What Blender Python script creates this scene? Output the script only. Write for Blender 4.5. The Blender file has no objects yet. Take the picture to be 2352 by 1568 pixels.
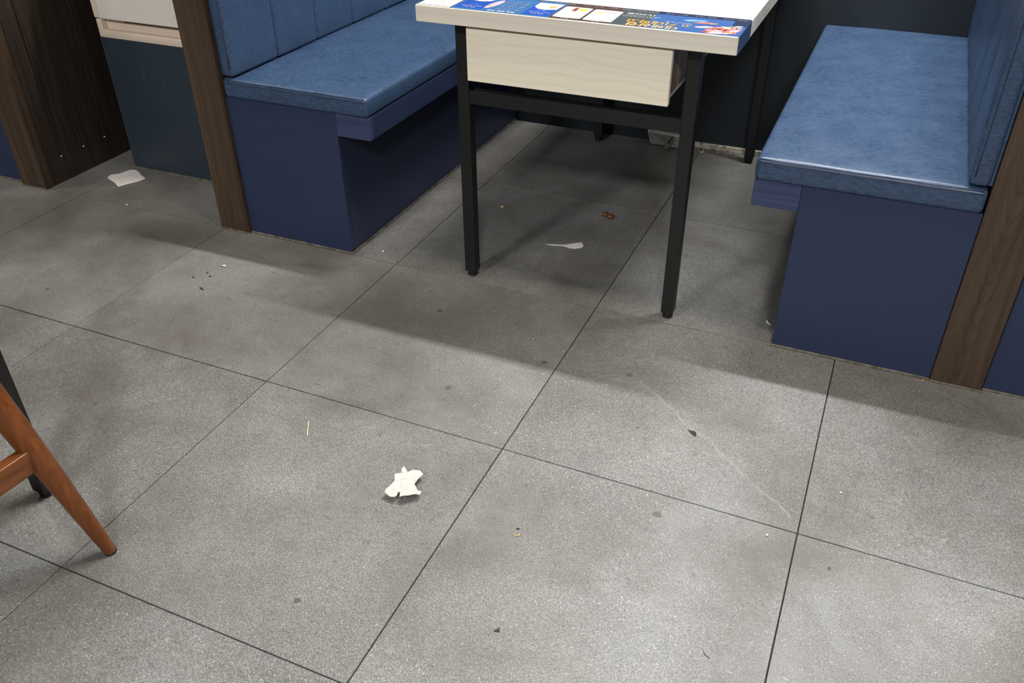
import bpy, bmesh, math, random
from mathutils import Vector, Matrix, noise
from mathutils.geometry import delaunay_2d_cdt

# ------------------------------------------------------------------ camera, world, lights, exposure
scene = bpy.context.scene
COL = scene.collection
cam_data = bpy.data.cameras.new('camera')
cam_data.sensor_width = 36.0
cam_data.lens = 1975.679 / 2352.0 * 36.0
cam_data.clip_start = 0.02
cam = bpy.data.objects.new('camera', cam_data)
COL.objects.link(cam)
cam.location = (0.56837, -1.23206, 1.20103)
cam.rotation_euler = (0.97021, 0.00746, 0.41100)
scene.camera = cam

world = bpy.data.worlds.new('world')
scene.world = world
world.use_nodes = True
world.node_tree.nodes['Background'].inputs[0].default_value = (1.0, 0.965, 0.92, 1)
world.node_tree.nodes['Background'].inputs[1].default_value = 0.06

def area_light(name, loc, size, power, color, size_y=None):
    d = bpy.data.lights.new(name, 'AREA')
    d.energy = power; d.color = color
    if size_y is None:
        d.shape = 'DISK'; d.size = size
    else:
        d.shape = 'RECTANGLE'; d.size = size; d.size_y = size_y
    o = bpy.data.objects.new(name, d)
    COL.objects.link(o); o.location = loc
    return o
COOL = (0.98, 0.99, 1.0)
WARM = (1.0, 0.88, 0.74)
# The picture shows no lamp; its shadows give ceiling lamps above the frame: a cool strip over the booths
# (table and bench shadows thrown towards the aisle), a warmer row over the aisle (second, fainter table shadow)
# and the lamps of the room behind the camera (light on the drawer front and bench end panels).
CEIL = 3.0
area_light('booth_ceiling_lamp_offscreen', (0.52, 1.40, CEIL), 1.6, 146, COOL, 0.08)
for nm, lx in (('centre', 0.02), ('right', 2.6), ('left', -2.5)):
    area_light('aisle_ceiling_lamp_%s_offscreen' % nm, (lx, 0.15, CEIL), 0.24, 20, WARM)
area_light('room_ceiling_lamp_right_offscreen', (1.4, -3.4, CEIL), 0.6, 165, COOL)
area_light('room_ceiling_lamp_left_offscreen', (-1.3, -3.4, CEIL), 0.6, 135, COOL)

scene.view_settings.view_transform = 'Standard'
scene.view_settings.look = 'None'
scene.view_settings.gamma = 1.0
scene.view_settings.use_curve_mapping = False
scene.view_settings.exposure = -0.08

# ------------------------------------------------------------------ helpers
def lin(r, g, b):
    f = lambda c: (c / 255 / 12.92) if c / 255 <= 0.04045 else ((c / 255 + 0.055) / 1.055) ** 2.4
    return (f(r), f(g), f(b), 1.0)

class NT:
    def __init__(self, name):
        self.m = bpy.data.materials.new(name); self.m.use_nodes = True
        self.t = self.m.node_tree; self.b = self.t.nodes['Principled BSDF']
        self.geo = None
    def n(self, typ, **kw):
        nd = self.t.nodes.new(typ)
        for k, v in kw.items():
            setattr(nd, k, v)
        return nd
    def link(self, a, b): self.t.links.new(a, b)
    def pos(self, scale=(1, 1, 1), offset=None):
        if self.geo is None: self.geo = self.n('ShaderNodeNewGeometry')
        src = self.geo.outputs['Position']
        if offset is not None:
            ad = self.n('ShaderNodeVectorMath', operation='ADD')
            self.link(src, ad.inputs[0]); self.link(offset, ad.inputs[1]); src = ad.outputs[0]
        mp = self.n('ShaderNodeMapping'); mp.inputs['Scale'].default_value = scale
        self.link(src, mp.inputs['Vector'])
        return mp.outputs[0]
    def noise(self, vec, scale, detail=3, rough=0.5, dist=0.0):
        nd = self.n('ShaderNodeTexNoise')
        nd.inputs['Scale'].default_value = scale; nd.inputs['Detail'].default_value = detail
        nd.inputs['Roughness'].default_value = rough; nd.inputs['Distortion'].default_value = dist
        self.link(vec, nd.inputs['Vector']); return nd.outputs['Fac']
    def ramp(self, fac, stops, interp='LINEAR'):
        nd = self.n('ShaderNodeValToRGB'); nd.color_ramp.interpolation = interp
        cr = nd.color_ramp
        while len(cr.elements) < len(stops): cr.elements.new(0.5)
        for e, (p, c) in zip(cr.elements, stops):
            e.position = p; e.color = c if len(c) == 4 else (*c, 1)
        self.link(fac, nd.inputs[0]); return nd.outputs[0]
    def mix(self, fac, a, b, mode='MIX'):
        nd = self.n('ShaderNodeMix', data_type='RGBA', blend_type=mode)
        for sock, v in ((nd.inputs[0], fac), (nd.inputs[6], a), (nd.inputs[7], b)):
            if hasattr(v, 'is_linked') or isinstance(v, bpy.types.NodeSocket): self.link(v, sock)
            else: sock.default_value = v
        return nd.outputs[2]
    def bump(self, height, strength=0.2, dist=0.001):
        nd = self.n('ShaderNodeBump'); nd.inputs['Strength'].default_value = strength
        nd.inputs['Distance'].default_value = dist
        self.link(height, nd.inputs['Height']); self.link(nd.outputs[0], self.b.inputs['Normal'])
    def done(self, color, rough=0.5, spec=0.5, metal=0.0):
        if isinstance(color, tuple): self.b.inputs['Base Color'].default_value = color
        else: self.link(color, self.b.inputs['Base Color'])
        if isinstance(rough, (int, float)): self.b.inputs['Roughness'].default_value = rough
        else: self.link(rough, self.b.inputs['Roughness'])
        self.b.inputs['Specular IOR Level'].default_value = spec
        self.b.inputs['Metallic'].default_value = metal
        return self.m

g1 = lambda v: (v, v, v, 1)
MATS = {}
def simple(name, col, rough=0.5, spec=0.5, metal=0.0, var=0.12, scale=60):
    if name in MATS: return MATS[name]
    t = NT(name)
    f = t.noise(t.pos(), scale, 3)
    c = t.mix(f, tuple(x * (1 - var) for x in col[:3]) + (1,), tuple(min(1, x * (1 + var)) for x in col[:3]) + (1,))
    MATS[name] = t.done(c, rough, spec, metal); return MATS[name]

def mat_tile():
    t = NT('porcelain_tile')
    oi = t.n('ShaderNodeObjectInfo')
    sc = t.n('ShaderNodeVectorMath', operation='SCALE'); sc.inputs[3].default_value = 37.0
    cb = t.n('ShaderNodeCombineXYZ')
    for k in range(3): t.link(oi.outputs['Random'], cb.inputs[k])
    t.link(cb.outputs[0], sc.inputs[0]); off = sc.outputs[0]
    v = t.pos(offset=off); w = t.pos()
    base = t.ramp(t.noise(v, 3.2, 5, 0.6), [(0.3, lin(112, 111, 107)), (0.7, lin(133, 132, 128))])
    # fine salt and pepper grain
    grain = t.noise(v, 420, 2, 0.7)
    base = t.mix(1.0, base, t.ramp(grain, [(0.30, g1(0.42)), (0.5, g1(0.95)), (0.70, g1(1.7))]), 'MULTIPLY')
    spk = t.noise(v, 260, 1, 0.4)
    base = t.mix(t.ramp(spk, [(0.68, g1(0)), (0.74, g1(0.6))]), base, lin(196, 194, 187))
    # ground-in dirt: broad brownish smudges and darker scuffs
    dirt = t.ramp(t.noise(w, 2.6, 6, 0.62, 0.4), [(0.42, g1(0)), (0.72, g1(0.72))])
    base = t.mix(dirt, base, lin(84, 77, 68))
    pale = t.ramp(t.noise(t.pos((1, 1, 1)), 3.7, 5, 0.65, 0.8), [(0.52, g1(0)), (0.75, g1(0.25))])
    base = t.mix(pale, base, lin(158, 158, 156))
    scuff = t.ramp(t.noise(t.pos((7, 26, 1)), 1.0, 6, 0.7, 0.6), [(0.58, g1(0)), (0.78, g1(0.42))])
    base = t.mix(scuff, base, lin(70, 66, 60))
    spots = t.ramp(t.noise(w, 44, 7, 0.75), [(0.59, g1(0)), (0.70, g1(0.7))])
    base = t.mix(spots, base, lin(74, 70, 63))
    # long pale drag mark worn into one tile
    sep = t.n('ShaderNodeSeparateXYZ'); t.link(w, sep.inputs[0])
    def mth(op, a, b=0.0, c=None):
        nd = t.n('ShaderNodeMath', operation=op)
        for q, v in zip(nd.inputs, (a, b) if c is None else (a, b, c)):
            if isinstance(v, (int, float)): q.default_value = v
            else: t.link(v, q)
        return nd.outputs[0]
    ux, uy = 0.783, -0.622
    rx, ry = mth('SUBTRACT', sep.outputs[0], 0.20), mth('SUBTRACT', sep.outputs[1], 0.34)
    al = mth('ADD', mth('MULTIPLY', rx, ux), mth('MULTIPLY', ry, uy))
    ac = mth('ADD', mth('MULTIPLY', rx, -uy), mth('MULTIPLY', ry, ux))
    wob = mth('MULTIPLY', mth('SUBTRACT', t.noise(w, 7, 4, 0.6), 0.5), 0.055)
    dd = mth('ABSOLUTE', mth('ADD', ac, wob))
    line = mth('MULTIPLY', mth('MAXIMUM', mth('SUBTRACT', 1.0, mth('DIVIDE', dd, 0.0055)), 0.0), mth('MULTIPLY', mth('GREATER_THAN', al, 0.0), mth('LESS_THAN', al, 0.49)))
    line = mth('MULTIPLY', line, mth('MULTIPLY', t.noise(w, 60, 4, 0.7), mth('MAXIMUM', mth('SUBTRACT', mth('MULTIPLY', t.noise(w, 22, 3, 0.6), 1.6), 0.45), 0.0)))
    base = t.mix(line, base, lin(190, 186, 178))
    rough = t.ramp(t.noise(w, 5, 4), [(0.3, g1(0.40)), (0.7, g1(0.52))])
    t.bump(grain, 0.12, 0.0006)
    return t.done(base, rough, 0.5)

def mat_leather(name, dark, light):
    t = NT(name)
    f1 = t.noise(t.pos((70, 230, 230)), 1.0, 4, 0.65, 0.2)
    f2 = t.noise(t.pos((14, 14, 14)), 1.0, 3, 0.5)
    c = t.mix(t.ramp(f1, [(0.30, g1(0)), (0.60, g1(1))]), dark, light)
    c = t.mix(t.ramp(f2, [(0.35, g1(0.0)), (0.7, g1(0.16))]), c, tuple(min(1, x * 1.35) for x in light[:3]) + (1,))
    n = t.noise(t.pos(), 330, 3, 0.6)
    t.bump(n, 0.25, 0.0008)
    return t.done(c, t.ramp(f2, [(0.3, g1(0.34)), (0.7, g1(0.46))]), 0.5)

def mat_wood(name, dark, light, along='z', scale=1.0, rough=0.5, ring=0.0, bump=0.15):
    t = NT(name)
    s = {'z': (70, 70, 2.6), 'x': (2.6, 70, 70), 'y': (70, 2.6, 70)}[along]
    s = tuple(q * scale for q in s)
    f = t.noise(t.pos(s), 1.0, 5, 0.62, 0.5)
    c = t.ramp(f, [(0.30, dark), (0.70, light)])
    s2 = tuple(q * 0.22 for q in s)
    f2 = t.noise(t.pos(s2), 1.0, 3, 0.5, 1.2)
    c = t.mix(t.ramp(f2, [(0.40, g1(0)), (0.62, g1(0.55))]), c, tuple(q * 0.72 for q in dark[:3]) + (1,))
    if ring:
        wv = t.n('ShaderNodeTexWave', wave_type='BANDS')
        wv.inputs['Scale'].default_value = 7; wv.inputs['Distortion'].default_value = 11
        wv.inputs['Detail'].default_value = 2; wv.inputs['Detail Scale'].default_value = 0.9
        sw = {'z': (6.0, 6.0, 1.0), 'x': (0.8, 6.0, 6.0), 'y': (6.0, 0.8, 6.0)}[along]
        t.link(t.pos(sw), wv.inputs['Vector'])
        c = t.mix(t.ramp(wv.outputs['Fac'], [(0.80, g1(0)), (0.95, g1(ring))]), c, tuple(q * 0.6 for q in dark[:3]) + (1,))
    t.bump(f, bump, 0.0008)
    return t.done(c, rough, 0.4)

def mat_arch(name, dark, light, x0, z0, kk):  # cathedral grain: bands along a parabola
    t = NT(name)
    f = t.noise(t.pos((70, 70, 2.6)), 1.0, 5, 0.62, 0.5)
    c = t.ramp(f, [(0.30, dark), (0.70, light)])
    sep = t.n('ShaderNodeSeparateXYZ'); t.link(t.pos(), sep.inputs[0])
    def mth(op, a, b):
        nd = t.n('ShaderNodeMath', operation=op)
        for q, v in zip(nd.inputs, (a, b)):
            if isinstance(v, (int, float)): q.default_value = v
            else: t.link(v, q)
        return nd.outputs[0]
    dx = mth('SUBTRACT', sep.outputs[0], x0)
    h = mth('SUBTRACT', mth('SUBTRACT', sep.outputs[2], z0), mth('MULTIPLY', mth('MULTIPLY', dx, dx), kk))
    h = mth('ADD', h, mth('MULTIPLY', t.noise(t.pos((9, 9, 2)), 1.0, 3), 0.16))
    wv = mth('SINE', mth('MULTIPLY', h, 118.0), 0.0)
    c = t.mix(t.ramp(wv, [(0.45, g1(0)), (1.0, g1(0.32))]), c, tuple(q * 0.62 for q in dark[:3]) + (1,))
    t.bump(f, 0.12, 0.0008)
    return t.done(c, 0.45, 0.4)

def mat_panel(name, col, scuff, rough=0.42, grain=None):
    t = NT(name)
    f = t.noise(t.pos(), 5, 4)
    c = t.mix(f, tuple(x * 0.86 for x in col[:3]) + (1,), tuple(x * 1.12 for x in col[:3]) + (1,))
    s = t.ramp(t.noise(t.pos((9, 9, 5)), 1.6, 7, 0.7, 0.5), [(0.62, g1(0)), (0.82, g1(0.5))])
    c = t.mix(s, c, scuff)
    if grain:
        gr = t.noise(t.pos((3, 3, 330)), 1.0, 4, 0.6)
        c = t.mix(t.ramp(gr, [(0.42, g1(0)), (0.66, g1(0.55))]), c, grain)
    return t.done(c, rough, 0.4)

def mat_soiled(name, col, dirtcol, scale=60, amount=0.8, rough=0.6):
    t = NT(name)
    f = t.ramp(t.noise(t.pos(), scale, 6, 0.7), [(0.42, g1(0)), (0.62, g1(amount))])
    return t.done(t.mix(f, col, dirtcol), rough, 0.3)

M_TILE = mat_tile()
M_GROUT = simple('dark_grout', lin(42, 40, 35), 0.9)
M_WALL = mat_panel('dark_wall_board', lin(32, 39, 45), lin(50, 56, 60), 0.5)
M_BLUE = mat_panel('blue_laminate', lin(41, 51, 79), lin(72, 82, 106), 0.42)
M_BLUEG = mat_panel('blue_grained_laminate', lin(50, 59, 90), lin(78, 87, 114), 0.42, lin(72, 82, 114))
M_TEAL = mat_panel('teal_board', lin(44, 55, 64), lin(84, 92, 96), 0.45)
M_VINYL = mat_leather('blue_vinyl', lin(36, 51, 75), lin(58, 79, 107))
M_SEAM = simple('seam_thread', lin(40, 48, 74), 0.6)
M_POST = mat_wood('brown_wood', lin(58, 45, 34), lin(88, 70, 55), 'z', 1.0, 0.45, 0.35)
M_ARCH = mat_arch('arched_brown_wood', lin(58, 44, 33), lin(84, 66, 51), 0.858, 0.05, 150.0)
M_DARKW = mat_wood('dark_wood', lin(38, 31, 26), lin(60, 49, 41), 'z', 1.1, 0.5)
M_TOP = mat_wood('cream_laminate', lin(226, 217, 200), lin(236, 228, 213), 'x', 0.5, 0.3, 0.0, 0.02)
M_EDGE = mat_wood('cream_edge', lin(226, 217, 200), lin(236, 228, 213), 'x', 0.5, 0.4, 0.0, 0.02)
M_DRAWER = mat_wood('pale_ash_veneer', lin(236, 224, 200), lin(246, 237, 217), 'x', 0.3, 0.42, 0.0, 0.02)
def add_lines(m, col, amount):
    nt = m.node_tree; b = nt.nodes['Principled BSDF']; src = b.inputs['Base Color'].links[0].from_socket
    geo = nt.nodes.new('ShaderNodeNewGeometry'); mp = nt.nodes.new('ShaderNodeMapping'); mp.inputs['Scale'].default_value = (0.55, 1, 1)
    wv = nt.nodes.new('ShaderNodeTexWave'); wv.bands_direction = 'Z'
    wv.inputs['Scale'].default_value = 17; wv.inputs['Distortion'].default_value = 9; wv.inputs['Detail'].default_value = 2.5; wv.inputs['Detail Scale'].default_value = 0.8
    rp = nt.nodes.new('ShaderNodeValToRGB'); rp.color_ramp.elements[0].position = 0.72; rp.color_ramp.elements[1].position = 1.0
    rp.color_ramp.elements[0].color = g1(0); rp.color_ramp.elements[1].color = g1(amount)
    mx = nt.nodes.new('ShaderNodeMix'); mx.data_type = 'RGBA'; mx.inputs[7].default_value = col
    L = nt.links.new
    L(geo.outputs['Position'], mp.inputs[0]); L(mp.outputs[0], wv.inputs['Vector']); L(wv.outputs['Fac'], rp.inputs[0])
    L(rp.outputs[0], mx.inputs[0]); L(src, mx.inputs[6]); L(mx.outputs[2], b.inputs['Base Color'])
add_lines(M_DRAWER, lin(206, 188, 162), 0.16)
M_WALNUT = mat_wood('walnut_side', lin(104, 82, 62), lin(196, 162, 124), 'z', 0.7, 0.5, 0.4)
M_STEEL = simple('black_steel', lin(17, 17, 18), 0.45, 0.5, 0.0, 0.15, 30)
M_RUBBER = simple('black_plastic', lin(24, 24, 24), 0.5)
M_CHAIR = mat_wood('varnished_orange_wood', lin(104, 56, 24), lin(144, 84, 42), 'z', 0.9, 0.3, 0.25, 0.05)
M_CHAIRY = mat_wood('varnished_orange_wood_rail', lin(104, 56, 24), lin(144, 84, 42), 'y', 0.9, 0.28, 0.25, 0.05)
M_PAPER = simple('white_paper', lin(236, 230, 222), 0.8, 0.2, 0, 0.03)
M_TISSUE = simple('white_tissue', lin(202, 197, 189), 0.9, 0.1, 0, 0.08, 300)
M_BEAD = mat_soiled('soiled_sealant', lin(120, 112, 100), lin(62, 54, 45), 50, 0.8)
M_SKIRT = mat_soiled('soiled_white_board', lin(206, 198, 182), lin(92, 74, 56), 45, 0.85)
M_BEIGE = simple('beige_plastic', lin(222, 203, 184), 0.35, 0.5, 0, 0.03)
M_WHITEP = simple('off_white_plastic', lin(226, 220, 208), 0.35, 0.5, 0, 0.02)
M_GAPSHADE = simple('brown_gap_shade', lin(96, 80, 66), 0.7)  # shade of the gap under the appliance door, as a dark brown
M_BOXW = mat_soiled('soiled_white_plastic', lin(240, 238, 230), lin(160, 152, 138), 70, 0.55, 0.5)
M_METAL = simple('grey_metal', lin(170, 168, 162), 0.4, 0.5, 0.6)

def finish(o, parent, center=True):
    me = o.data
    base = parent.matrix_world.translation.copy() if parent else Vector((0, 0, 0))
    if parent and parent.parent:
        base = WLOC[parent.name]
    elif parent:
        base = WLOC[parent.name]
    xs = [v.co for v in me.vertices]
    c = Vector(((min(v.x for v in xs) + max(v.x for v in xs)) / 2, (min(v.y for v in xs) + max(v.y for v in xs)) / 2, min(v.z for v in xs)))
    me.transform(Matrix.Translation(-c))
    o.location = c - base
    WLOC[o.name] = c
    if parent: o.parent = parent
WLOC = {}

def obj(name, bm, mat, parent=None, smooth=False, label=None):
    me = bpy.data.meshes.new(name)
    bmesh.ops.recalc_face_normals(bm, faces=bm.faces[:])
    bm.to_mesh(me); bm.free()
    if mat: me.materials.append(mat)
    if smooth:
        for p in me.polygons: p.use_smooth = True
    o = bpy.data.objects.new(name, me)
    COL.objects.link(o)
    finish(o, parent)
    if label: o['label'] = label
    return o

def tag(o, label, cat, group=None):
    o['label'] = label; o['category'] = cat
    if group: o['group'] = group
    return o

def thing(name, loc, label, cat, group=None):
    o = bpy.data.objects.new(name, None); COL.objects.link(o)
    o.empty_display_size = 0.05
    o.location = loc; WLOC[o.name] = Vector(loc)
    return tag(o, label, cat, group)

def bx(x0, x1, y0, y1, z0, z1, bev=0.0, seg=2, bm=None):
    own = bm is None
    b = bmesh.new()
    vs = [b.verts.new((x, y, z)) for z in (z0, z1) for y in (y0, y1) for x in (x0, x1)]
    for f in ((0, 1, 3, 2), (4, 5, 7, 6), (0, 1, 5, 4), (2, 3, 7, 6), (0, 2, 6, 4), (1, 3, 7, 5)):
        b.faces.new([vs[i] for i in f])
    bmesh.ops.recalc_face_normals(b, faces=b.faces[:])
    if bev: bmesh.ops.bevel(b, geom=b.edges[:], offset=bev, segments=seg, profile=0.5, affect='EDGES')
    if own: return b
    merge(bm, b); return bm

def merge(dst, src):
    mp = {}
    for v in src.verts: mp[v] = dst.verts.new(v.co)
    for f in src.faces:
        try: dst.faces.new([mp[v] for v in f.verts])
        except ValueError: pass
    src.free()

def tube(pts, rad, seg=8, closed_caps=True):
    """swept tube; rad is a number or a list"""
    b = bmesh.new(); rings = []
    n = len(pts); P = [Vector(p) for p in pts]
    for i, p in enumerate(P):
        d = (P[min(i + 1, n - 1)] - P[max(i - 1, 0)]).normalized()
        a = Vector((0, 0, 1)) if abs(d.z) < 0.9 else Vector((1, 0, 0))
        u = d.cross(a).normalized(); w = d.cross(u).normalized()
        r = rad[i] if isinstance(rad, (list, tuple)) else rad
        rings.append([b.verts.new(p + r * (math.cos(2 * math.pi * k / seg) * u + math.sin(2 * math.pi * k / seg) * w)) for k in range(seg)])
    for a_, b_ in zip(rings, rings[1:]):
        for k in range(seg):
            b.faces.new((a_[k], a_[(k + 1) % seg], b_[(k + 1) % seg], b_[k]))
    if closed_caps:
        b.faces.new(rings[0][::-1]); b.faces.new(rings[-1])
    return b

# ------------------------------------------------------------------ setting: floor tiles, walls
T = 0.6
floor = obj('floor', bx(-4.2, 3.0, -2.4, 1.8, -0.04, -0.0035), M_GROUT); floor['kind'] = 'structure'
tile_me = None
GAP = 0.0013
for i in range(-7, 5):
    for j in range(-4, 3):
        if tile_me is None:
            t0 = obj('floor_tile', bx(GAP, T - GAP, GAP, T - GAP, -0.012, 0.0, 0.0003, 1), M_TILE)
            tile_me = t0.data; o = t0
        else:
            o = bpy.data.objects.new('floor_tile', tile_me); COL.objects.link(o)
        o.parent = floor
        o.location = Vector((i * T + T / 2, j * T + T / 2, -0.012)) - WLOC['floor']
wall = obj('wall_back', bx(-4.2, 3.0, 1.80, 1.9, -0.01, 2.7), M_WALL); wall['kind'] = 'structure'
skirt = obj('baseboard_back', bx(-0.16, 0.36, 1.788, 1.8, 0.0, 0.019, 0.002), M_SKIRT); skirt['kind'] = 'structure'

# ------------------------------------------------------------------ booth partitions
def partition(x0, x1, yf, label, mat, planks=False):
    t = thing('booth_partition', ((x0 + x1) / 2, yf, 0), label, 'partition')
    obj('front_post', bx(x0, x1, yf, yf + 0.034, 0.001, 1.25, 0.0025), M_POST if planks else mat, t)
    if planks:
        obj('core_panel', bx(x0 + 0.004, x1 - 0.009, yf + 0.034, 1.799, 0.001, 1.25), M_DARKW, t)
        obj('plinth_board', bx(x1 - 0.009, x1 - 0.0005, yf + 0.034, 1.799, 0.001, 0.083), M_DARKW, t)
        edges = [yf + 0.034] + [0.681 + 0.0965 * k for k in range(12)]
        for a, b in zip(edges, edges[1:]):
            if a > 1.79: break
            obj('plank', bx(x1 - 0.009, x1 - 0.0005, a + 0.0016, min(b, 1.798) - 0.0016, 0.0828, 1.25, 0.0007, 1), M_DARKW, t)
        for yy in (0.681, 0.7775, 0.874):
            obj('pale_chip', bx(x1 - 0.003, x1 + 0.0012, yy - 0.003, yy + 0.0035, 0.083, 0.0862, 0.0008, 1), M_PAPER, t)
    else:
        obj('core_panel', bx(x0 + 0.003, x1 - 0.003, yf + 0.034, 1.799, 0.001, 1.25, 0.001, 1), M_DARKW, t)
    obj('sealant_bead', bx(x0, x1, yf - 0.004, yf + 0.002, 0.0, 0.004, 0.001, 1), M_BEAD, t)
    return t
partition(-1.211, -1.106, 0.592, 'brown wooden booth end post beside the bench with the teal cabinet behind it', M_POST)
partition(0.808, 0.916, 0.600, 'brown wooden booth end post with arched grain beside the bench without a cabinet', M_ARCH)
partition(-2.048, -1.938, 0.588, 'dark wooden booth divider clad in vertical planks, facing the teal cabinet', M_DARKW, True)

# ------------------------------------------------------------------ booth benches
def soft_pad(x0, x1, y0, y1, z0, z1, r=0.016, puff=0.006, axis='z', nx=14, ny=24, amp=0.0015, seed=0):
    """upholstered pad: rounded box whose show face bulges and wrinkles a little"""
    b = bmesh.new()
    bmesh.ops.create_cube(b, size=1.0)
    S = Vector((x1 - x0, y1 - y0, z1 - z0)); O = Vector(((x0 + x1) / 2, (y0 + y1) / 2, (z0 + z1) / 2))
    for v in b.verts: v.co = Vector((v.co.x * S.x, v.co.y * S.y, v.co.z * S.z)) + O
    bmesh.ops.bevel(b, geom=b.edges[:], offset=r, segments=4, profile=0.5, affect='EDGES')
    # slice for bending
    for k in range(1, nx):
        x = x0 + S.x * k / nx
        bmesh.ops.bisect_plane(b, geom=b.verts[:] + b.edges[:] + b.faces[:], plane_co=(x, 0, 0), plane_no=(1, 0, 0))
    for k in range(1, ny):
        y = y0 + S.y * k / ny
        bmesh.ops.bisect_plane(b, geom=b.verts[:] + b.edges[:] + b.faces[:], plane_co=(0, y, 0), plane_no=(0, 1, 0))
    if axis == 'x+' or axis == 'x-':
        for k in range(1, 10):
            z = z0 + S.z * k / 10
            bmesh.ops.bisect_plane(b, geom=b.verts[:] + b.edges[:] + b.faces[:], plane_co=(0, 0, z), plane_no=(0, 0, 1))
    for v in b.verts:
        u = (v.co - O)
        a, c, d = 2 * u.x / S.x, 2 * u.y / S.y, 2 * u.z / S.z
        nz = noise.noise(Vector((v.co.x * 9 + seed, v.co.y * 9, v.co.z * 9)))
        if axis == 'z' and d > 0:
            v.co.z += d * (puff * (1 - a ** 4) * (1 - c ** 6) + amp * nz)
        elif axis == 'x+' and a > 0:
            v.co.x += a * (puff * (1 - c ** 4) * (1 - d ** 6) + amp * nz)
        elif axis == 'x-' and a < 0:
            v.co.x += a * (puff * (1 - c ** 4) * (1 - d ** 6) + amp * nz)
    return b

def bench(xb, s, yf, label, pitch=0.2, first=0.205, full=True):
    """xb: face of the partition behind the backrest; s: +1 seat towards +x"""
    X = lambda d: xb + s * d
    def B(d0, d1, *r, **k):
        a, c = sorted((X(d0), X(d1))); return bx(a, c, *r, **k)
    yb = 1.797
    t = thing('booth_bench', (X(0.2), yf, 0), label, 'bench')
    base = obj('end_panel', B(0.001, 0.358, yf, yf + 0.018, 0.004, 0.4185, bev=0.001, seg=1), M_BLUE, t)
    obj('side_panel', B(0.342, 0.358, yf + 0.018, yb, 0.004, 0.36), M_BLUE, t)
    obj('sealant_bead', B(0.001, 0.362, yf - 0.004, yf + 0.001, 0.0, 0.0055, bev=0.0012, seg=1), M_BEAD, t)
    obj('sealant_bead', B(0.357, 0.363, yf, yb, 0.0, 0.005, bev=0.001, seg=1), M_BEAD, t)
    obj('overhang_board', B(0.3585, 0.461, yf, yf + 0.018, 0.357, 0.4185, bev=0.0008, seg=1), M_BLUEG, t)
    obj('seat_rail', B(0.443, 0.461, yf + 0.018, yb, 0.357, 0.4185, bev=0.0008, seg=1), M_BLUE, t)
    obj('seat_deck', B(0.02, 0.443, yf + 0.018, yb, 0.395, 0.4185), M_BLUE, t)
    x0, x1 = sorted((X(0.004), X(0.463)))
    cu = obj('seat_cushion', soft_pad(x0, x1, yf - 0.007, yb, 0.419, 0.4715, 0.011, 0.0075, 'z', 16, 40), M_VINYL, t, True)
    # stitched seams: along the front top edge and down the aisle corner
    zf = 0.4625
    pts = [(X(0.012 + 0.444 * k / 12), yf - 0.0072, zf + 0.0006 * math.sin(k * 2.1)) for k in range(13)]
    obj('front_seam', tube(pts, 0.0011, 6), M_SEAM, cu, True)
    pts = [(X(0.012 + 0.444 * k / 12), yf - 0.0045, zf + 0.0062 + 0.0005 * math.sin(k * 1.7)) for k in range(13)]
    obj('edge_piping', tube(pts, 0.0016, 6), M_VINYL, cu, True)
    obj('corner_seam', tube([(X(0.455), yf - 0.0062, 0.424 + 0.04 * k / 4) for k in range(5)], 0.001, 6), M_SEAM, cu, True)
    # channelled backrest
    bk = obj('backrest', B(0.001, 0.018, yf + 0.004, yb, 0.478, 1.12, bev=0.002), M_VINYL, t)
    y = yf - 0.004; k = 0
    while y < yb - 0.03:
        y2 = min(y + (first if k == 0 else pitch), yb)
        x0, x1 = sorted((X(0.006), X(0.046)))
        obj('channel_pad', soft_pad(x0, x1, y, y2 + 0.002, 0.476, 1.12, 0.011, 0.005, 'x+' if s > 0 else 'x-', 4, 8, 0.0015, seed=k * 3.1), M_VINYL, bk, True)
        y = y2; k += 1
    obj('end_seam', tube([(X(0.0375), yf - 0.0046, 0.497 + 0.6 * q / 10) for q in range(11)], 0.0012, 6), M_SEAM, bk, True)
    return t
YF = 0.604
bench(-1.106, 1, YF, 'blue vinyl booth bench with channelled backrest beside the post with the teal cabinet')
bench(0.808, -1, YF, 'blue vinyl booth bench beside the brown post with arched grain')
bench(-2.049, -1, YF + 0.002, 'blue bench end panel on the far side of the dark planked divider')
bench(0.917, 1, YF + 0.006, 'blue bench end panel on the outer side of the brown post with arched grain')

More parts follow.
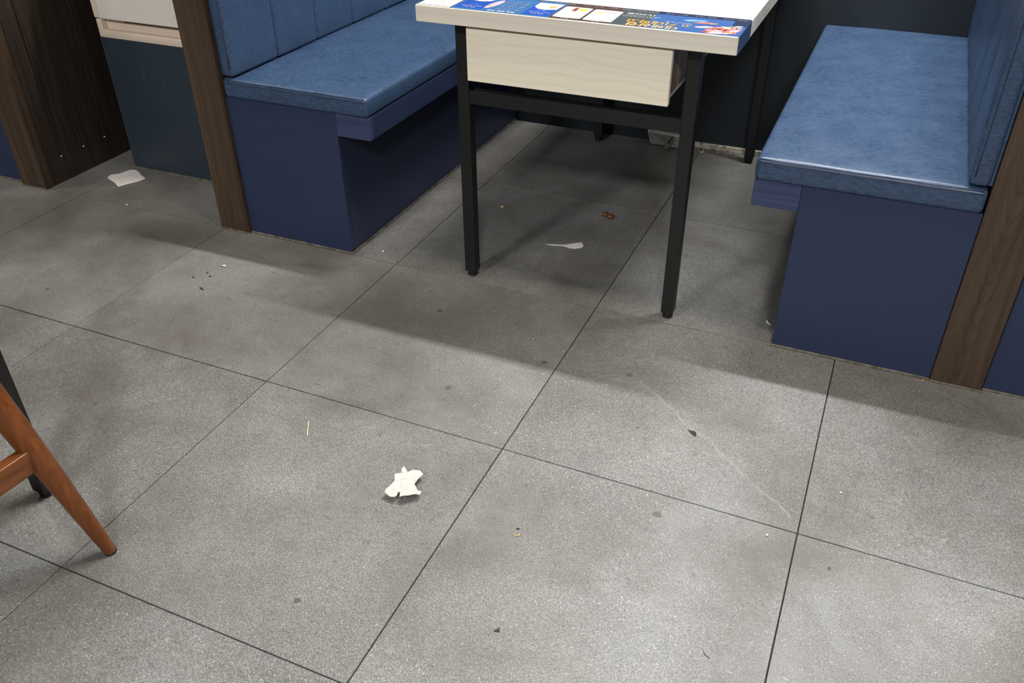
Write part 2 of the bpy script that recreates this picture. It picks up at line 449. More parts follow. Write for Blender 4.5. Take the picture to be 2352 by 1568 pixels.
# ------------------------------------------------------------------ tables
def make_table(ox, oy, label, drawer_open=0.045, drawer=True):
    """ox, oy: outer front-left corner of the top"""
    W, L, H, TH = 0.735, 1.238, 0.728, 0.037
    t = thing('dining_table', (ox + W / 2, oy + L / 2, 0), label, 'table')
    top = obj('tabletop', bx(ox, ox + W, oy, oy + L, H - TH, H, 0.0016), M_TOP, t)
    e = 0.0006
    obj('edge_band', bx(ox + 0.001, ox + W - 0.001, oy - e, oy + 0.001, H - TH + 0.0014, H - 0.0014), M_EDGE, top)
    obj('edge_band', bx(ox + W - 0.001, ox + W + e, oy + 0.001, oy + L - 0.001, H - TH + 0.0014, H - 0.0014), M_EDGE, top)
    a = 0.031
    lx = (ox + 0.068, ox + 0.624); ly = (oy + 0.060, oy + L - 0.09)
    for x in lx:
        for y in ly:
            lg = obj('leg', bx(x, x + a, y, y + a, 0.016, H - TH, 0.0015), M_STEEL, t)
            cx, cy = x + a / 2, y + a / 2
            f = tube([(cx, cy, 0.0), (cx, cy, 0.004), (cx, cy, 0.0055), (cx, cy, 0.009), (cx, cy, 0.0095), (cx, cy, 0.017)], [0.0125, 0.0138, 0.0125, 0.0125, 0.0138, 0.0138], 20)
            obj('foot_glide', f, M_RUBBER, lg, True)
    r0, r1 = lx[0] + a, lx[1]
    b = bx(r0, r1, ly[0] + 0.002, ly[0] + 0.005, 0.490, 0.524, 0.0006, 1)      # angle iron rail
    bx(r0, r1, ly[0] + 0.005, ly[0] + 0.030, 0.5195, 0.5225, 0.0006, 1, bm=b)
    obj('front_rail', b, M_STEEL, t)
    obj('weld_bead', tube([(r0 + 0.001, ly[0] + 0.004, 0.495 + 0.004 * k) for k in range(6)], [0.0012, 0.002, 0.0013, 0.0022, 0.0014, 0.0016], 6), M_STEEL, t, True)
    obj('weld_bead', tube([(r1 - 0.001, ly[0] + 0.004, 0.495 + 0.004 * k) for k in range(6)], [0.0012, 0.0018, 0.0013, 0.0022, 0.0014, 0.0016], 6), M_STEEL, t, True)
    for y in ly:
        obj('top_rail', bx(r0, r1, y + (0.012 if y == ly[0] else 0), y + a, H - TH - 0.005, H - TH), M_STEEL, t)
    for x in lx:
        obj('side_rail', bx(x, x + a, ly[0] + a, ly[1], H - TH - 0.03, H - TH), M_STEEL, t)
    if drawer:
        dx0, dx1 = ox + 0.119, ox + 0.601; dy = oy + 0.0155
        d = obj('drawer', bx(dx0 + 0.011, dx1 - 0.009, dy + 0.012, dy + 0.46, 0.568, 0.574), M_WALNUT, t)
        obj('drawer_front', bx(dx0, dx1, dy, dy + 0.014, 0.563, 0.6845, 0.0016), M_DRAWER, d)
        obj('drawer_front_edge', bx(dx1 - 0.0004, dx1 + 0.0008, dy + 0.004, dy + 0.0125, 0.566, 0.682), M_EDGE, d)
        for q in (dx0 + 0.011, dx1 - 0.021):
            obj('drawer_side', bx(q, q + 0.012, dy + 0.0145, dy + 0.46, 0.574, 0.679), M_WALNUT, d)
        obj('drawer_lip', bx(dx1 - 0.0092, dx1 - 0.0072, dy + 0.0145, dy + 0.46, 0.5675, 0.5725), M_EDGE, d)
        obj('drawer_back', bx(dx0 + 0.023, dx1 - 0.021, dy + 0.448, dy + 0.46, 0.574, 0.672), M_WALNUT, d)
    return t
TX, TY, TH = -0.458, 0.560, 0.728
table1 = make_table(TX, TY, 'cream-topped table with open pale drawer and black steel legs between the blue benches')
make_table(-1.413, -1.636, 'table with a black steel leg standing behind the orange wooden chair')

# ------------------------------------------------------------------ menu sheet printed and stuck to the table
def flat(poly, z, th=0.0001):
    b = bmesh.new()
    lo = [b.verts.new((x, y, z)) for x, y in poly]; hi = [b.verts.new((x, y, z + th)) for x, y in poly]
    b.faces.new(hi); b.faces.new(lo[::-1]); n = len(poly)
    for k in range(n): b.faces.new((lo[k], lo[(k + 1) % n], hi[(k + 1) % n], hi[k]))
    return b
def rect(x0, x1, y0, y1): return [(x0, y0), (x1, y0), (x1, y1), (x0, y1)]
def rrect(x0, x1, y0, y1, r=0.006):
    out = []
    for cx, cy, a0 in ((x1 - r, y1 - r, 0), (x0 + r, y1 - r, 90), (x0 + r, y0 + r, 180), (x1 - r, y0 + r, 270)):
        for k in range(5):
            a = math.radians(a0 + 22.5 * k); out.append((cx + r * math.cos(a), cy + r * math.sin(a)))
    return out
def blob(cx, cy, rx, ry, rot=0, n=14, wob=0.18, seed=0):
    rnd = random.Random(seed); out = []
    for k in range(n):
        a = 2 * math.pi * k / n; q = 1 + rnd.uniform(-wob, wob)
        x, y = rx * q * math.cos(a), ry * q * math.sin(a)
        out.append((cx + x * math.cos(rot) - y * math.sin(rot), cy + x * math.sin(rot) + y * math.cos(rot)))
    return out
ink = lambda name, r, g, b: simple('print_' + name, lin(r, g, b), 0.35, 0.4, 0, 0.04)
I = dict(dark=ink('charcoal', 66, 74, 80), brown=ink('brown', 74, 56, 54), blue=ink('blue', 52, 88, 142), royal=ink('royal', 36, 72, 156),
         teal=ink('sea_blue', 50, 98, 148), navy=ink('navy', 34, 44, 72), white=ink('white', 214, 211, 205), cream=ink('cream', 240, 220, 196),
         gold=ink('gold', 214, 160, 62), tan=ink('tan', 226, 176, 110), grey=ink('grey', 170, 166, 158), black=ink('black', 60, 58, 60),
         red=ink('red', 196, 66, 56), pink=ink('pink', 232, 168, 178), orange=ink('orange', 232, 150, 86), sky=ink('sky', 100, 150, 215),
         green=ink('green', 140, 158, 84), egg=ink('egg', 244, 200, 70), cola=ink('cola', 132, 62, 40))
Z0 = TH + 0.0001
menu = thing('menu_sheet', (-0.09, 0.63, TH), 'printed menu sheet in blue and brown stuck along the cream tabletop edge', 'menu')
obj('paper_base', flat(rect(-0.4515, 0.2772, 0.5622, 0.704), Z0), I['brown'], menu)
P = lambda name, poly, lvl, c: obj(name, flat(poly, Z0 + 0.0001 + 0.00005 * lvl, 0.00004), I[c], menu)
P('blue_field', rect(-0.37, -0.134, 0.5622, 0.697), 1, 'teal')
P('grey_field', rect(0.002, 0.078, 0.5622, 0.704), 1, 'dark')
P('blue_field', rect(0.078, 0.2772, 0.5622, 0.704), 1, 'blue')
P('navy_corner', rect(0.247, 0.2772, 0.640, 0.704), 2, 'navy')
P('navy_band', rect(0.078, 0.247, 0.680, 0.704), 2, 'navy')
P('white_card', rrect(-0.4505, -0.3725, 0.5640, 0.698, 0.004), 2, 'white')
P('royal_card', rect(-0.364, -0.301, 0.575, 0.690), 2, 'royal')
P('royal_card', rect(-0.200, -0.137, 0.570, 0.682), 2, 'royal')
P('photo_card', blob(-0.331, 0.665, 0.029, 0.022, 0, 16, 0.1, 3), 3, 'cream')
P('photo_card', [(-0.197, 0.645), (-0.185, 0.628), (-0.165, 0.622), (-0.14, 0.632), (-0.138, 0.68), (-0.197, 0.68)], 3, 'cream')
P('dish_print', blob(-0.331, 0.664, 0.012, 0.009, 0, 10, 0.2, 5), 4, 'orange')
P('dish_print', blob(-0.155, 0.650, 0.010, 0.008, 0, 10, 0.2, 6), 4, 'orange')
P('capsule_print', blob(-0.288, 0.628, 0.010, 0.040, -0.18, 18, 0.03, 7), 3, 'pink')
P('capsule_mark', blob(-0.291, 0.612, 0.004, 0.007, 0, 10, 0.2, 8), 4, 'orange')
P('white_card', rrect(-0.130, -0.066, 0.576, 0.671), 2, 'white')
P('white_card', rrect(-0.060, 0.005, 0.574, 0.669), 2, 'white')
P('glass_print', rect(-0.106, -0.096, 0.634, 0.664), 3, 'cola')
P('beer_print', blob(-0.082, 0.650, 0.010, 0.012, 0, 12, 0.1, 9), 3, 'egg')
P('plate_print', blob(-0.018, 0.650, 0.013, 0.008, 0, 14, 0.05, 10), 3, 'grey')
P('plate_print', blob(-0.041, 0.640, 0.011, 0.006, 0, 14, 0.05, 11), 3, 'tan')
# printed meat and salad picture
rnd = random.Random(4)
meats = ('red', 'pink', 'orange', 'rose', 'red', 'cream', 'pink', 'rust')
I['rose'] = ink('rose', 196, 116, 112); I['rust'] = ink('rust', 138, 62, 48)
P('dish_base', blob(0.238, 0.598, 0.034, 0.028, 0.35, 20, 0.2, 77), 2, 'rose')
for k in range(110):
    u, v = rnd.uniform(-1, 1), rnd.uniform(-1, 1)
    if u * u + v * v > 1: continue
    x, y = 0.236 + 0.036 * u + 0.008 * v, 0.600 + 0.028 * v + 0.010 * u
    x = min(x, 0.262)
    P('dish_print', blob(x, max(y, 0.572), rnd.uniform(0.004, 0.011), rnd.uniform(0.0014, 0.0034), rnd.uniform(-0.5, 0.9), 9, 0.28, k + 100), 3 + k % 6, meats[k % 8])
for k, (x, y, rx, ry, c) in enumerate(((0.196, 0.608, 0.017, 0.007, 'pink'), (0.192, 0.604, 0.011, 0.004, 'white'), (0.232, 0.573, 0.026, 0.006, 'pink'), (0.226, 0.579, 0.012, 0.003, 'white'),
        (0.252, 0.582, 0.007, 0.005, 'green'), (0.2285, 0.602, 0.005, 0.004, 'black'), (0.262, 0.637, 0.008, 0.004, 'white'), (0.168, 0.650, 0.026, 0.008, 'sky'),
        (0.163, 0.652, 0.017, 0.006, 'cream'), (0.158, 0.650, 0.008, 0.004, 'green'), (0.172, 0.654, 0.008, 0.003, 'red'), (0.188, 0.640, 0.024, 0.006, 'rose'), (0.190, 0.638, 0.016, 0.003, 'pink'), (0.208, 0.640, 0.010, 0.004, 'orange'))):
    P('dish_print', blob(x, y, rx, ry, 0.25, 12, 0.22, k + 20), 9 + (k % 4), c)
obj('edge_sticker', bx(0.2772, 0.2784, 0.5622, 0.697, TH - 0.0362, TH - 0.0002), simple('print_navy_wrap', lin(44, 62, 98), 0.4, 0.4, 0, 0.04), table1)

DG = None
def text(s, cx, cy, w, h, c, lvl=12, name='lettering', bold=0.0):
    """flat printed lettering, upside down for this side of the table, fitted into w by h"""
    cu = bpy.data.curves.new('t', 'FONT'); cu.body = s; cu.size = 1.0; cu.resolution_u = 1; cu.offset = bold
    ob = bpy.data.objects.new('t', cu); COL.objects.link(ob)
    bpy.context.view_layer.update()
    me = bpy.data.meshes.new_from_object(ob.evaluated_get(bpy.context.evaluated_depsgraph_get()))
    bpy.data.objects.remove(ob); bpy.data.curves.remove(cu)
    if not me.vertices: return None
    xs = [v.co.x for v in me.vertices]; ys = [v.co.y for v in me.vertices]
    mx, my = (min(xs) + max(xs)) / 2, (min(ys) + max(ys)) / 2
    kx, ky = w / (max(xs) - min(xs)), h / (max(ys) - min(ys))
    zz = Z0 + 0.0002 + 0.00005 * lvl
    for v in me.vertices: v.co = Vector((cx - (v.co.x - mx) * kx, cy - (v.co.y - my) * ky, zz))
    me.name = name; me.materials.append(I[c])
    o = bpy.data.objects.new(name, me); COL.objects.link(o); finish(o, menu)
    return o
text('대패삼겹', 0.093, 0.577, 0.108, 0.024, 'tan', bold=0.018)
text('기대파고', 0.085, 0.604, 0.110, 0.026, 'gold', bold=0.018)
text('고', 0.160, 0.603, 0.022, 0.017, 'tan')
text('19,000원', 0.047, 0.661, 0.060, 0.012, 'white', bold=0.02)
text('대패삼겹 고기대파 한상차림', 0.055, 0.647, 0.075, 0.005, 'white')
text('고기를 더 맛있게 즐기는 방법', 0.050, 0.636, 0.075, 0.005, 'white')
text('대파와 함께', 0.140, 0.622, 0.055, 0.005, 'white')
for k in range(7):
    text(('메뉴 안내', '세트 메뉴', '추가 주문', '음료 주류', '점심 특선', '포장 가능', '문의')[k], 0.246 - 0.064 * k, 0.6885, 0.050, 0.0048, 'grey')
text('지금 바로 주문', -0.249, 0.5725, 0.066, 0.012, 'white', bold=0.015)
for k in range(6):
    text('메뉴 가격표 안내', -0.241, 0.590 + 0.0155 * k, 0.056, 0.006, 'grey' if k % 2 else 'tan')
text('주류 음료', -0.098, 0.569, 0.018, 0.005, 'white')
text('사이드', -0.028, 0.567, 0.018, 0.005, 'white')
for cx in (-0.098, -0.028):
    for k in range(4):
        text('0,000', cx - 0.019, 0.584 + 0.010 * k, 0.011, 0.003, 'black')
        if k < 3: text('메뉴 이름', cx + 0.018, 0.586 + 0.011 * k, 0.020, 0.0035, 'black')
for cx in (-0.332, -0.168):
    text('점심 특선', cx, 0.584, 0.030, 0.006, 'white')
    text('맛있는 점심 메뉴', cx, 0.595, 0.050, 0.005, 'white')
    text('가득 담은', cx, 0.604, 0.036, 0.004, 'sky')
    text('특선', cx, 0.614, 0.020, 0.007, 'sky')
text('원산지 표시', -0.411, 0.571, 0.064, 0.006, 'black')
for k in range(4):
    text('국내산 외국산 표기 안내', -0.411, 0.589 + 0.011 * k, 0.040 + 0.006 * (k % 2), 0.0035, 'black')

# ------------------------------------------------------------------ teal cabinet and appliance in the alcove
c = thing('cabinet', (-1.55, 1.0, 0), 'low dark teal cabinet standing between the planked divider and a brown post', 'cabinet')
obj('body', bx(-1.806, -1.23, 0.873, 1.45, 0.004, 0.4485, 0.001, 1), M_TEAL, c)
obj('front_panel', bx(-1.806, -1.23, 0.855, 0.8728, 0.004, 0.4485, 0.0012, 1), M_TEAL, c)
obj('sealant_bead', bx(-1.806, -1.23, 0.850, 0.856, 0.0, 0.005, 0.001, 1), M_BEAD, c)
a = thing('appliance', (-1.53, 1.0, 0.4485), 'white and beige plastic appliance sitting on the teal cabinet', 'appliance')
obj('body', bx(-1.796, -1.25, 0.884, 1.40, 0.449, 1.0, 0.004), M_BEIGE, a)
tr = obj('base_tray', bx(-1.803, -1.245, 0.853, 0.884, 0.449, 0.4735, 0.0035, 3), M_BEIGE, a, True)
obj('tray_end', bx(-1.803, -1.782, 0.853, 0.884, 0.470, 0.5075, 0.0035, 3), M_BEIGE, tr, True)
obj('recess_plate', bx(-1.782, -1.245, 0.8765, 0.884, 0.472, 0.5075), M_BEIGE, tr)
obj('gap_shade_strip', bx(-1.705, -1.245, 0.873, 0.8766, 0.499, 0.508), M_GAPSHADE, tr)  # brown strip standing in for the shaded gap below the door, no separate part
dr = obj('door', bx(-1.776, -1.245, 0.846, 0.884, 0.5105, 0.96, 0.003, 2), M_WHITEP, a)
obj('door_trim', bx(-1.803, -1.7765, 0.850, 0.884, 0.5105, 0.96, 0.003, 2), M_BEIGE, dr)

# ------------------------------------------------------------------ wooden chair
ch = thing('wooden_chair', (-0.76, -0.76, 0), 'varnished orange-brown wooden chair with tapered splayed legs', 'chair')
th = math.radians(4)
ca, sa = math.cos(th), math.sin(th)
foot = Vector((-0.543, -0.538, 0))
def loc2(u, v, z):      # u: away from the back legs (towards -x), v: towards -y
    return Vector((foot.x - u * ca - v * sa, foot.y + u * sa - v * ca, z))
DEP, WID = 0.44, 0.43
def chair_leg(u, v, su, sv):
    hs = (0.0, 0.004, 0.03, 0.1, 0.2, 0.3, 0.37, 0.42)
    rs = (0.0095, 0.0108, 0.0122, 0.0156, 0.0192, 0.0218, 0.0225, 0.0225)
    pts = [loc2(u, v, z) + Vector((-0.25 * su * z, -0.10 * sv * z, 0)) for z in hs]
    lg = obj('leg', tube(pts, rs, 18), M_CHAIR, ch, True)
    q = [loc2(u, v, z) + Vector((-0.25 * su * z, -0.10 * sv * z, 0)) for z in (0.0, 0.0045)]
    obj('foot_pad', tube(q, (0.0104, 0.0114), 18), M_RUBBER, lg, True)
    return pts
rear_far = chair_leg(0, 0, 1, 1); rear_near = chair_leg(0, WID, 1, -1)
front_far = chair_leg(DEP + 0.16, 0, -1, 1); front_near = chair_leg(DEP + 0.16, WID, -1, -1)
def at_h(pts, z, u, v, su, sv): return loc2(u, v, z) + Vector((-0.25 * su * z, -0.10 * sv * z, 0))
def rail(a_, b_, h0, h1, thick, name, mat):
    d = (b_ - a_); d.z = 0; d.normalize(); n = Vector((-d.y, d.x, 0)) * thick / 2
    b = bmesh.new(); vs = []
    for p in (a_, b_):
        for sgn in (-1, 1):
            for z in (h0, h1): vs.append(b.verts.new((p.x + n.x * sgn, p.y + n.y * sgn, z)))
    for f in ((0, 1, 3, 2), (4, 5, 7, 6), (0, 1, 5, 4), (2, 3, 7, 6), (0, 2, 6, 4), (1, 3, 7, 5)): b.faces.new([vs[i] for i in f])
    bmesh.ops.recalc_face_normals(b, faces=b.faces[:])
    bmesh.ops.bevel(b, geom=b.edges[:], offset=0.0025, segments=2, affect='EDGES', profile=0.5)
    return obj(name, b, mat, ch, True)
A = at_h(None, 0.235, 0, 0, 1, 1); Bp = at_h(None, 0.235, 0, WID, 1, -1)
C_ = at_h(None, 0.235, DEP + 0.16, 0, -1, 1); D_ = at_h(None, 0.235, DEP + 0.16, WID, -1, -1)
rail(A, Bp, 0.214, 0.258, 0.022, 'stretcher', M_CHAIRY)
rail((A + Bp) / 2, (C_ + D_) / 2, 0.22, 0.252, 0.022, 'stretcher', M_CHAIRY)
rail(C_, D_, 0.214, 0.258, 0.022, 'stretcher', M_CHAIRY)
so = [loc2(0.09, 0.015, 0), loc2(0.09, WID - 0.015, 0), loc2(DEP + 0.09, WID - 0.005, 0), loc2(DEP + 0.09, 0.005, 0)]
b = bmesh.new()
lo = [b.verts.new((p.x, p.y, 0.415)) for p in so]; hi = [b.verts.new((p.x, p.y, 0.45)) for p in so]
b.faces.new(lo); b.faces.new(hi)
for k in range(4): b.faces.new((lo[k], lo[(k + 1) % 4], hi[(k + 1) % 4], hi[k]))
bmesh.ops.recalc_face_normals(b, faces=b.faces[:])
bmesh.ops.bevel(b, geom=b.edges[:], offset=0.012, segments=3, affect='EDGES', profile=0.5)
obj('seat', b, M_CHAIRY, ch, True)
for v in (0.05, WID - 0.05):
    obj('back_post', tube([loc2(0.105, v, 0.43), loc2(0.085, v, 0.6), loc2(0.05, v, 0.8)], (0.018, 0.016, 0.013), 14), M_CHAIR, ch, True)
obj('backrest', tube([loc2(0.058, 0.01, 0.775), loc2(0.075, 0.14, 0.785), loc2(0.075, WID - 0.14, 0.785), loc2(0.058, WID - 0.01, 0.775)], (0.03, 0.034, 0.034, 0.03), 14), M_CHAIR, ch, True)

# ------------------------------------------------------------------ socket box with conduit at the back wall
k = thing('junction_box', (-0.13, 1.76, 0), 'soiled white junction box lying against the dark wall under the table', 'junction box')
uu = Vector((math.cos(0.10), -math.sin(0.10), 0)); vv = Vector((-0.10, -0.56, 0.82)).normalized()
vv = (vv - uu * vv.dot(uu)).normalized(); nn = vv.cross(uu).normalized() * -1
tilt = Matrix(((uu.x, nn.x, vv.x, -0.186), (uu.y, nn.y, vv.y, 1.757), (uu.z, nn.z, vv.z, 0.002), (0, 0, 0, 1)))
if nn.y < 0: nn.negate()
tilt = Matrix(((uu.x, nn.x, vv.x, -0.186), (uu.y, nn.y, vv.y, 1.757), (uu.z, nn.z, vv.z, 0.002), (0, 0, 0, 1)))
b = bx(0.0, 0.128, 0.0, 0.012, 0.0, 0.074, 0.003, 2)
bmesh.ops.transform(b, matrix=tilt, verts=b.verts[:])
cv = obj('cover', b, M_BOXW, k)
b = bx(0.006, 0.124, 0.0135, 0.022, 0.008, 0.074, 0.002, 1)
bmesh.ops.transform(b, matrix=tilt, verts=b.verts[:]); obj('back_plate', b, M_BOXW, k)
ring = tube([tilt @ Vector((0.046 + 0.028 * math.cos(q * math.pi / 12), -0.0004, 0.036 + 0.021 * math.sin(q * math.pi / 12))) for q in range(25)], 0.0013, 6)
obj('embossed_ring', ring, M_BOXW, cv, True)
p0 = Vector((-0.094, 1.722, 0.055)); p1 = Vector((-0.1150, 1.700, 0.0130))
d = (p1 - p0).normalized()
b = tube([p0, p1, p1, p0 + d * 0.012], (0.0105, 0.0105, 0.0082, 0.0082), 18, False)
obj('conduit_stub', b, M_METAL, k, True)
obj('cable', tube([Vector((-0.104, 1.700, 0.036)), Vector((-0.098, 1.704, 0.050)), Vector((-0.088, 1.715, 0.066)), Vector((-0.080, 1.735, 0.076)), Vector((-0.074, 1.797, 0.095))], (0.003, 0.0028, 0.0017, 0.0017, 0.0017), 8), M_RUBBER, k, True)

# ------------------------------------------------------------------ litter on the floor
def sheet(name, pts, mat, z0, amp, th, step=0.006, seed=0.0, lift=None, freq=40):
    P2 = [Vector(p) for p in pts]
    n = len(P2)
    def inside(x, y):
        c = False; j = n - 1
        for i in range(n):
            if (P2[i].y > y) != (P2[j].y > y) and x < (P2[j].x - P2[i].x) * (y - P2[i].y) / (P2[j].y - P2[i].y) + P2[i].x: c = not c
            j = i
        return c
    verts = [p.copy() for p in P2]
    xs = [p.x for p in P2]; ys = [p.y for p in P2]
    x = min(xs) + step / 2
    while x < max(xs):
        y = min(ys) + step / 2
        while y < max(ys):
            jx, jy = x + 0.2 * step * noise.noise(Vector((x * 900, y * 900, 1))), y + 0.2 * step * noise.noise(Vector((x * 900, y * 900, 7)))
            if inside(jx, jy) and min((Vector((jx, jy)) - p).length for p in P2) > step * 0.45: verts.append(Vector((jx, jy)))
            y += step
        x += step
    res = delaunay_2d_cdt(verts, [], [list(range(n))], 1, 1e-6)
    V, F = res[0], res[2]
    def h(v):
        q = z0 + amp * (0.5 + 0.5 * noise.noise(Vector((v.x * freq, v.y * freq, seed)))) + 0.4 * amp * noise.noise(Vector((v.x * freq * 3, v.y * freq * 3, seed + 5)))
        if lift: q += lift(v)
        return max(q, 0.0003)
    b = bmesh.new()
    lo = [b.verts.new((v.x, v.y, h(v))) for v in V]
    hi = [b.verts.new((v.x, v.y, h(v) + th)) for v in V]
    cnt = {}
    for f in F:
        b.faces.new([hi[i] for i in f]); b.faces.new([lo[i] for i in reversed(f)])
        for q in range(len(f)):
            e = (f[q], f[(q + 1) % len(f)]); cnt[e] = 1
    for (i, j) in cnt:
        if (j, i) not in cnt:
            try: b.faces.new((lo[i], lo[j], hi[j], hi[i]))
            except ValueError: pass
    return obj(name, b, mat, None, True)

NAP = [(-0.156, -0.139), (-0.145, -0.143), (-0.134, -0.142), (-0.119, -0.139), (-0.109, -0.143), (-0.111, -0.16), (-0.112, -0.17), (-0.109, -0.179), (-0.099, -0.185), (-0.093, -0.185), (-0.088, -0.189), (-0.087, -0.198), (-0.095, -0.202), (-0.106, -0.212), (-0.112, -0.218), (-0.121, -0.219), (-0.125, -0.209), (-0.128, -0.208), (-0.128, -0.213), (-0.126, -0.221), (-0.13, -0.222), (-0.14, -0.224), (-0.154, -0.22), (-0.156, -0.215), (-0.154, -0.203), (-0.151, -0.192), (-0.153, -0.182), (-0.16, -0.17), (-0.161, -0.163), (-0.155, -0.153), (-0.157, -0.146)]
def nap_lift(v):
    r = (Vector((v.x, v.y)) - Vector((-0.128, -0.185))).length
    ridge = 0.0062 * abs(math.sin((v.x - v.y) * 105)) + 0.0045 * abs(math.sin((v.x + 0.6 * v.y) * 150))
    return 0.006 * math.exp(-(r / 0.03) ** 2) + ridge + max(0, (-0.195 - v.y)) * 0.10
nap = sheet('crumpled_napkin', NAP, M_TISSUE, 0.0006, 0.005, 0.0011, 0.0042, 2.3, nap_lift, 60)
tag(nap, 'crumpled white paper napkin with ragged corners on the open floor', 'napkin')
PAP = [(-1.825, 0.744), (-1.833, 0.769), (-1.814, 0.789), (-1.804, 0.827), (-1.793, 0.839), (-1.734, 0.809), (-1.693, 0.787), (-1.701, 0.758), (-1.718, 0.731), (-1.732, 0.699), (-1.772, 0.722), (-1.807, 0.734)]
o = sheet('paper_sheet', PAP, M_PAPER, 0.0006, 0.0016, 0.0004, 0.012, 4.1, None, 18)
tag(o, 'square white paper napkin lying flat in front of the teal cabinet', 'napkin')
STR = [(-0.253, 0.871), (-0.222, 0.8825), (-0.199, 0.894), (-0.175, 0.912), (-0.155, 0.928), (-0.142, 0.904), (-0.145, 0.891), (-0.162, 0.881), (-0.176, 0.878), (-0.193, 0.880), (-0.211, 0.879), (-0.228, 0.873)]
o = sheet('paper_scrap', STR, M_PAPER, 0.0006, 0.003, 0.0004, 0.006, 7.7, None, 30)
tag(o, 'white paper scrap with a twisted thin tail under the table', 'paper scrap')

def lump(name, x, y, rx, ry, rz, mat, rot=0.0, seed=0, rough=0.25, z=0.0, sub=2):
    b = bmesh.new(); bmesh.ops.create_icosphere(b, subdivisions=sub, radius=1.0)
    for v in b.verts:
        q = 1 + rough * noise.noise(v.co * 1.7 + Vector((seed * 3.3, seed, 0)))
        v.co = Vector((v.co.x * rx * q, v.co.y * ry * q, v.co.z * rz * q))
    bmesh.ops.transform(b, matrix=Matrix.Translation((x, y, z + rz * 0.85)) @ Matrix.Rotation(rot, 4, 'Z'), verts=b.verts[:])
    return b
cmat = lambda n, r, g, b_, ro=0.6: simple('bit_' + n, lin(r, g, b_), ro, 0.4, 0, 0.2, 400)
YEL, WHT, DRK, BRN, RED, ORG, OLV = cmat('yellow', 190, 168, 112), cmat('white', 232, 228, 214), cmat('dark', 52, 48, 42), cmat('brown', 104, 62, 42, 0.35), cmat('red', 150, 70, 62), cmat('orange', 176, 132, 88), cmat('olive', 46, 46, 34)

# roasted bean halves
t = thing('roasted_bean', (-0.138, 1.117, 0), 'glossy brown split bean lying under the table', 'bean')
obj('bean_half', lump('bean', -0.1475, 1.1225, 0.0115, 0.0085, 0.0075, BRN, 0.6, 1), BRN, t, True)
obj('bean_half', lump('bean', -0.130, 1.1125, 0.0130, 0.0105, 0.0088, BRN, 0.3, 2), BRN, t, True)
tag(obj('seed_shell', lump('s', -0.471, 1.053, 0.006, 0.0048, 0.004, BRN, 0.5, 3), cmat('shell', 196, 160, 116, 0.4), None, True), 'tiny tan seed shell on the floor under the table', 'seed')
# toothpick
tag(obj('toothpick', tube([(-0.427, -0.082, 0.0014), (-0.424, -0.087, 0.0014), (-0.401, -0.124, 0.0014), (-0.398, -0.129, 0.0014)], (0.0004, 0.0012, 0.0012, 0.0004), 8), cmat('pale_wood', 222, 204, 168), None, True), 'pale wooden toothpick lying on a floor tile', 'toothpick')
# dried leaf bit
t = thing('dried_leaf', (0.353, 0.203, 0), 'curled dark green dried leaf scrap on a floor tile', 'leaf')
LEAF = [(0.3455, 0.2085), (0.349, 0.2085), (0.352, 0.2105), (0.357, 0.2090), (0.360, 0.2045), (0.3615, 0.199), (0.3605, 0.1965), (0.356, 0.199), (0.350, 0.2035)]
lf = sheet('leaf_blade', LEAF, OLV, 0.0004, 0.0015, 0.0005, 0.003, 9.0, lambda v: 0.002 * max(0, (v.x - 0.346) / 0.02), 120)
lf.parent = t; lf.location = WLOC[lf.name] - WLOC[t.name]
st = obj('leaf_stem', tube([(0.341, 0.2115, 0.0008), (0.346, 0.2070, 0.0013), (0.353, 0.2010, 0.0015), (0.3605, 0.1960, 0.0012)], (0.0005, 0.0010, 0.0012, 0.0006), 6), DRK, t, True)
# flattened gum spots and stuck specks
M_GUM = cmat('gum', 90, 87, 82, 0.8); M_GUM2 = cmat('gum_light', 104, 102, 98, 0.8)
def spot(name, x, y, rx, ry, rot, seed, m, label, cat, group=None):
    b = flat(blob(x, y, rx * 0.9, ry * 0.9, rot, 22, 0.22, seed), 0.0, 0.0004)
    o = obj(name, b, m); return tag(o, label, cat, group)
G = 'flattened gum spots on the tiles'
spot('gum_spot', -0.200, 0.143, 0.0085, 0.0095, 0, 31, M_GUM, 'dark grey flattened gum spot on the tile between table and toothpick', 'gum spot', G)
spot('gum_spot', 0.348, -0.055, 0.0090, 0.0080, 0.5, 32, M_GUM2, 'large pale grey oval gum spot just on the near side of a joint', 'gum spot', G)
spot('gum_spot', -0.034, 0.321, 0.0075, 0.0065, 0, 33, M_GUM, 'brown flattened gum spot where the table shadow ends, beside a tile joint', 'gum spot', G)
spot('gum_spot', 0.167, 0.351, 0.0080, 0.0085, 0, 34, M_GUM, 'grey gum spot near the white scratches in front of a table leg', 'gum spot', G)
spot('gum_spot', -0.370, 0.427, 0.0080, 0.0070, 0, 35, M_GUM, 'brown gum spot ahead of the table leg beside the bench with the cabinet', 'gum spot', G)
spot('gum_spot', -0.166, -0.495, 0.0060, 0.0062, 0, 36, M_GUM, 'olive grey gum spot between the crumpled napkin and a wide tile joint', 'gum spot', G)
spot('gum_spot', 0.664, -0.063, 0.0040, 0.0045, 0, 37, M_GUM, 'small dark gum spot across the joint from the pale oval gum spot', 'gum spot', G)
spot('food_smear', -1.022, 0.275, 0.0130, 0.0035, -0.45, 38, DRK, 'dark elongated food smear on the tile in front of the brown post', 'smear')
for q, (x, y, rx) in enumerate(((-1.045, 0.338, 0.0058), (-1.067, 0.352, 0.005), (-1.085, 0.316, 0.0055))):
    spot('dark_speck', x, y, rx, rx * 0.6, -0.6, 41 + q, DRK, 'small dark speck stuck to the tile above the dark food smear', 'speck', 'specks above the food smear')
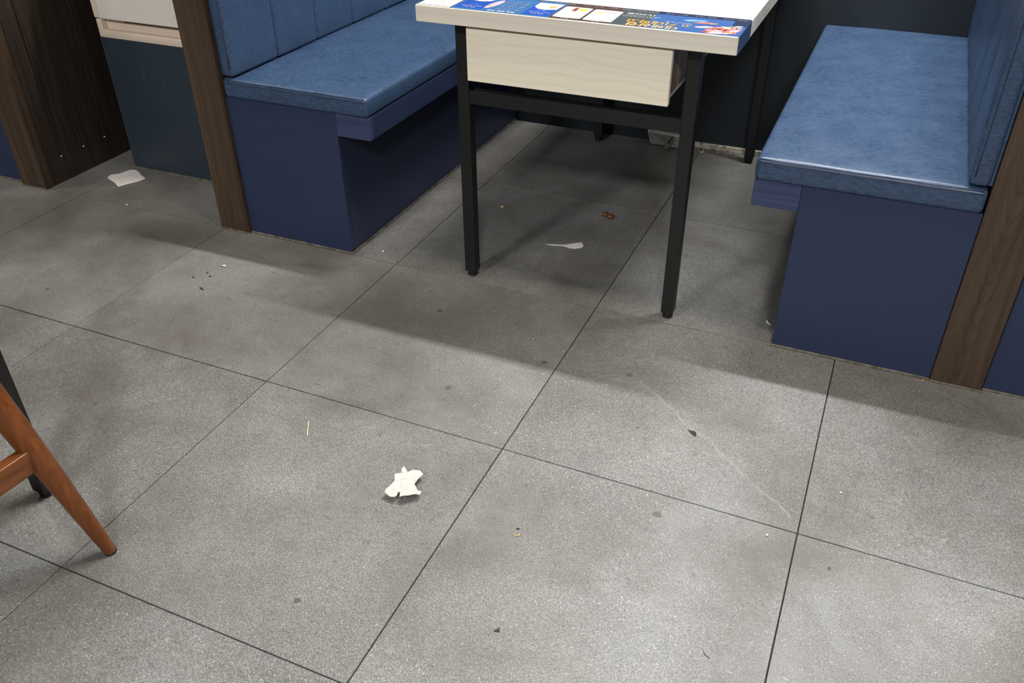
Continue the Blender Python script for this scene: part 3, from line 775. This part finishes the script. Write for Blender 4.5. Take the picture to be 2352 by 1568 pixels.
# dark chip
tag(obj('dark_chip', flat([(0.1715, -0.4185), (0.1805, -0.4165), (0.1775, -0.4085)], 0.0, 0.0022), DRK), 'triangular dark chip lying alone on a pale tile', 'chip')
# food scraps
t = thing('vegetable_scrap', (0.122, -0.208, 0), 'yellow sprout scrap with a dark tip on a floor tile', 'food scrap')
obj('sprout', tube([(0.1255, -0.203, 0.0012), (0.1270, -0.207, 0.0018), (0.1262, -0.2105, 0.0014), (0.1205, -0.2120, 0.001), (0.1135, -0.2115, 0.0008)], (0.0011, 0.0024, 0.0014, 0.0009, 0.0005), 8), YEL, t, True)
obj('dark_tip', lump('d', 0.1180, -0.194, 0.0030, 0.0020, 0.0011, DRK, 0.3, 5, 0.5), DRK, t, True)
crumbs = [
 (0.071, 0.005, 0.0035, YEL, 'yellow bread crumb sitting in a tile joint'),
 (0.240, 0.178, 0.0045, ORG, 'orange grain of food between two grey smudges'),
 (0.724, 0.096, 0.0038, ORG, 'pale orange crumb beyond the tile joint crossing'),
 (0.662, 0.141, 0.0042, WHT, 'white crumb on the tile before the brown post with arched grain'),
 (0.549, -0.027, 0.0045, WHT, 'white flake beside the crossing of two tile joints'),
 (-1.411, 0.111, 0.0050, RED, 'reddish crumb on the tile in front of the teal cabinet'),
 (-1.046, 0.398, 0.0070, WHT, 'white grain of rice in front of the brown post beside the cabinet'),
 (-0.672, 0.650, 0.0050, WHT, 'white crumb beside the corner of the bench end panel'),
 (-1.601, 0.602, 0.0060, WHT, 'white crumb on the joint in front of the teal cabinet'),
 (-0.096, 0.402, 0.0030, WHT, 'tiny white crumb inside the shadow of the table'),
 (0.795, 0.592, 0.0060, ORG, 'orange thread-like crumb at the foot of the post with arched grain'),
]
for q, (x, y, r, m, lab) in enumerate(crumbs):
    e = 2.0 if 'rice' in lab or 'thread' in lab else 1.25
    tag(obj('crumb', lump('c', x, y, r * e * 0.62, r * 0.62, r * 0.42, m, 0.4 + q, q, 0.35, 0, 1), m, None, True), lab, 'crumb', 'crumbs scattered on the floor')
tag(obj('bean_sprout', tube([(0.4225, 0.714, 0.0016), (0.4215, 0.706, 0.0022), (0.4255, 0.698, 0.0022), (0.4345, 0.691, 0.0014)], (0.0009, 0.0022, 0.0020, 0.0006), 8), WHT, None, True), 'white curved sprout sliver beside the base of the bench', 'food scrap')
# crumbs swept against the back wall
rnd = random.Random(9)
for q in range(14):
    x = 0.0 + 0.17 * rnd.random() ** 0.7; y = 1.775 - 0.055 * rnd.random()
    r = 0.0018 + 0.0016 * rnd.random()
    tag(obj('wall_crumb', lump('c', x, y, r * 1.3, r, r * 0.7, YEL, rnd.random() * 3, q, 0.4, 0, 1), (YEL, WHT, BRN)[q % 3], None, True),
        'crumb among others swept along the soiled baseboard', 'crumb', 'crumbs along the baseboard')
tag(obj('hair', tube([(0.497, -0.319, 0.0006), (0.503, -0.326, 0.0008), (0.511, -0.329, 0.0006)], 0.0004, 5), DRK, None, True), 'short dark hair on the pale tile by the long joint', 'hair')
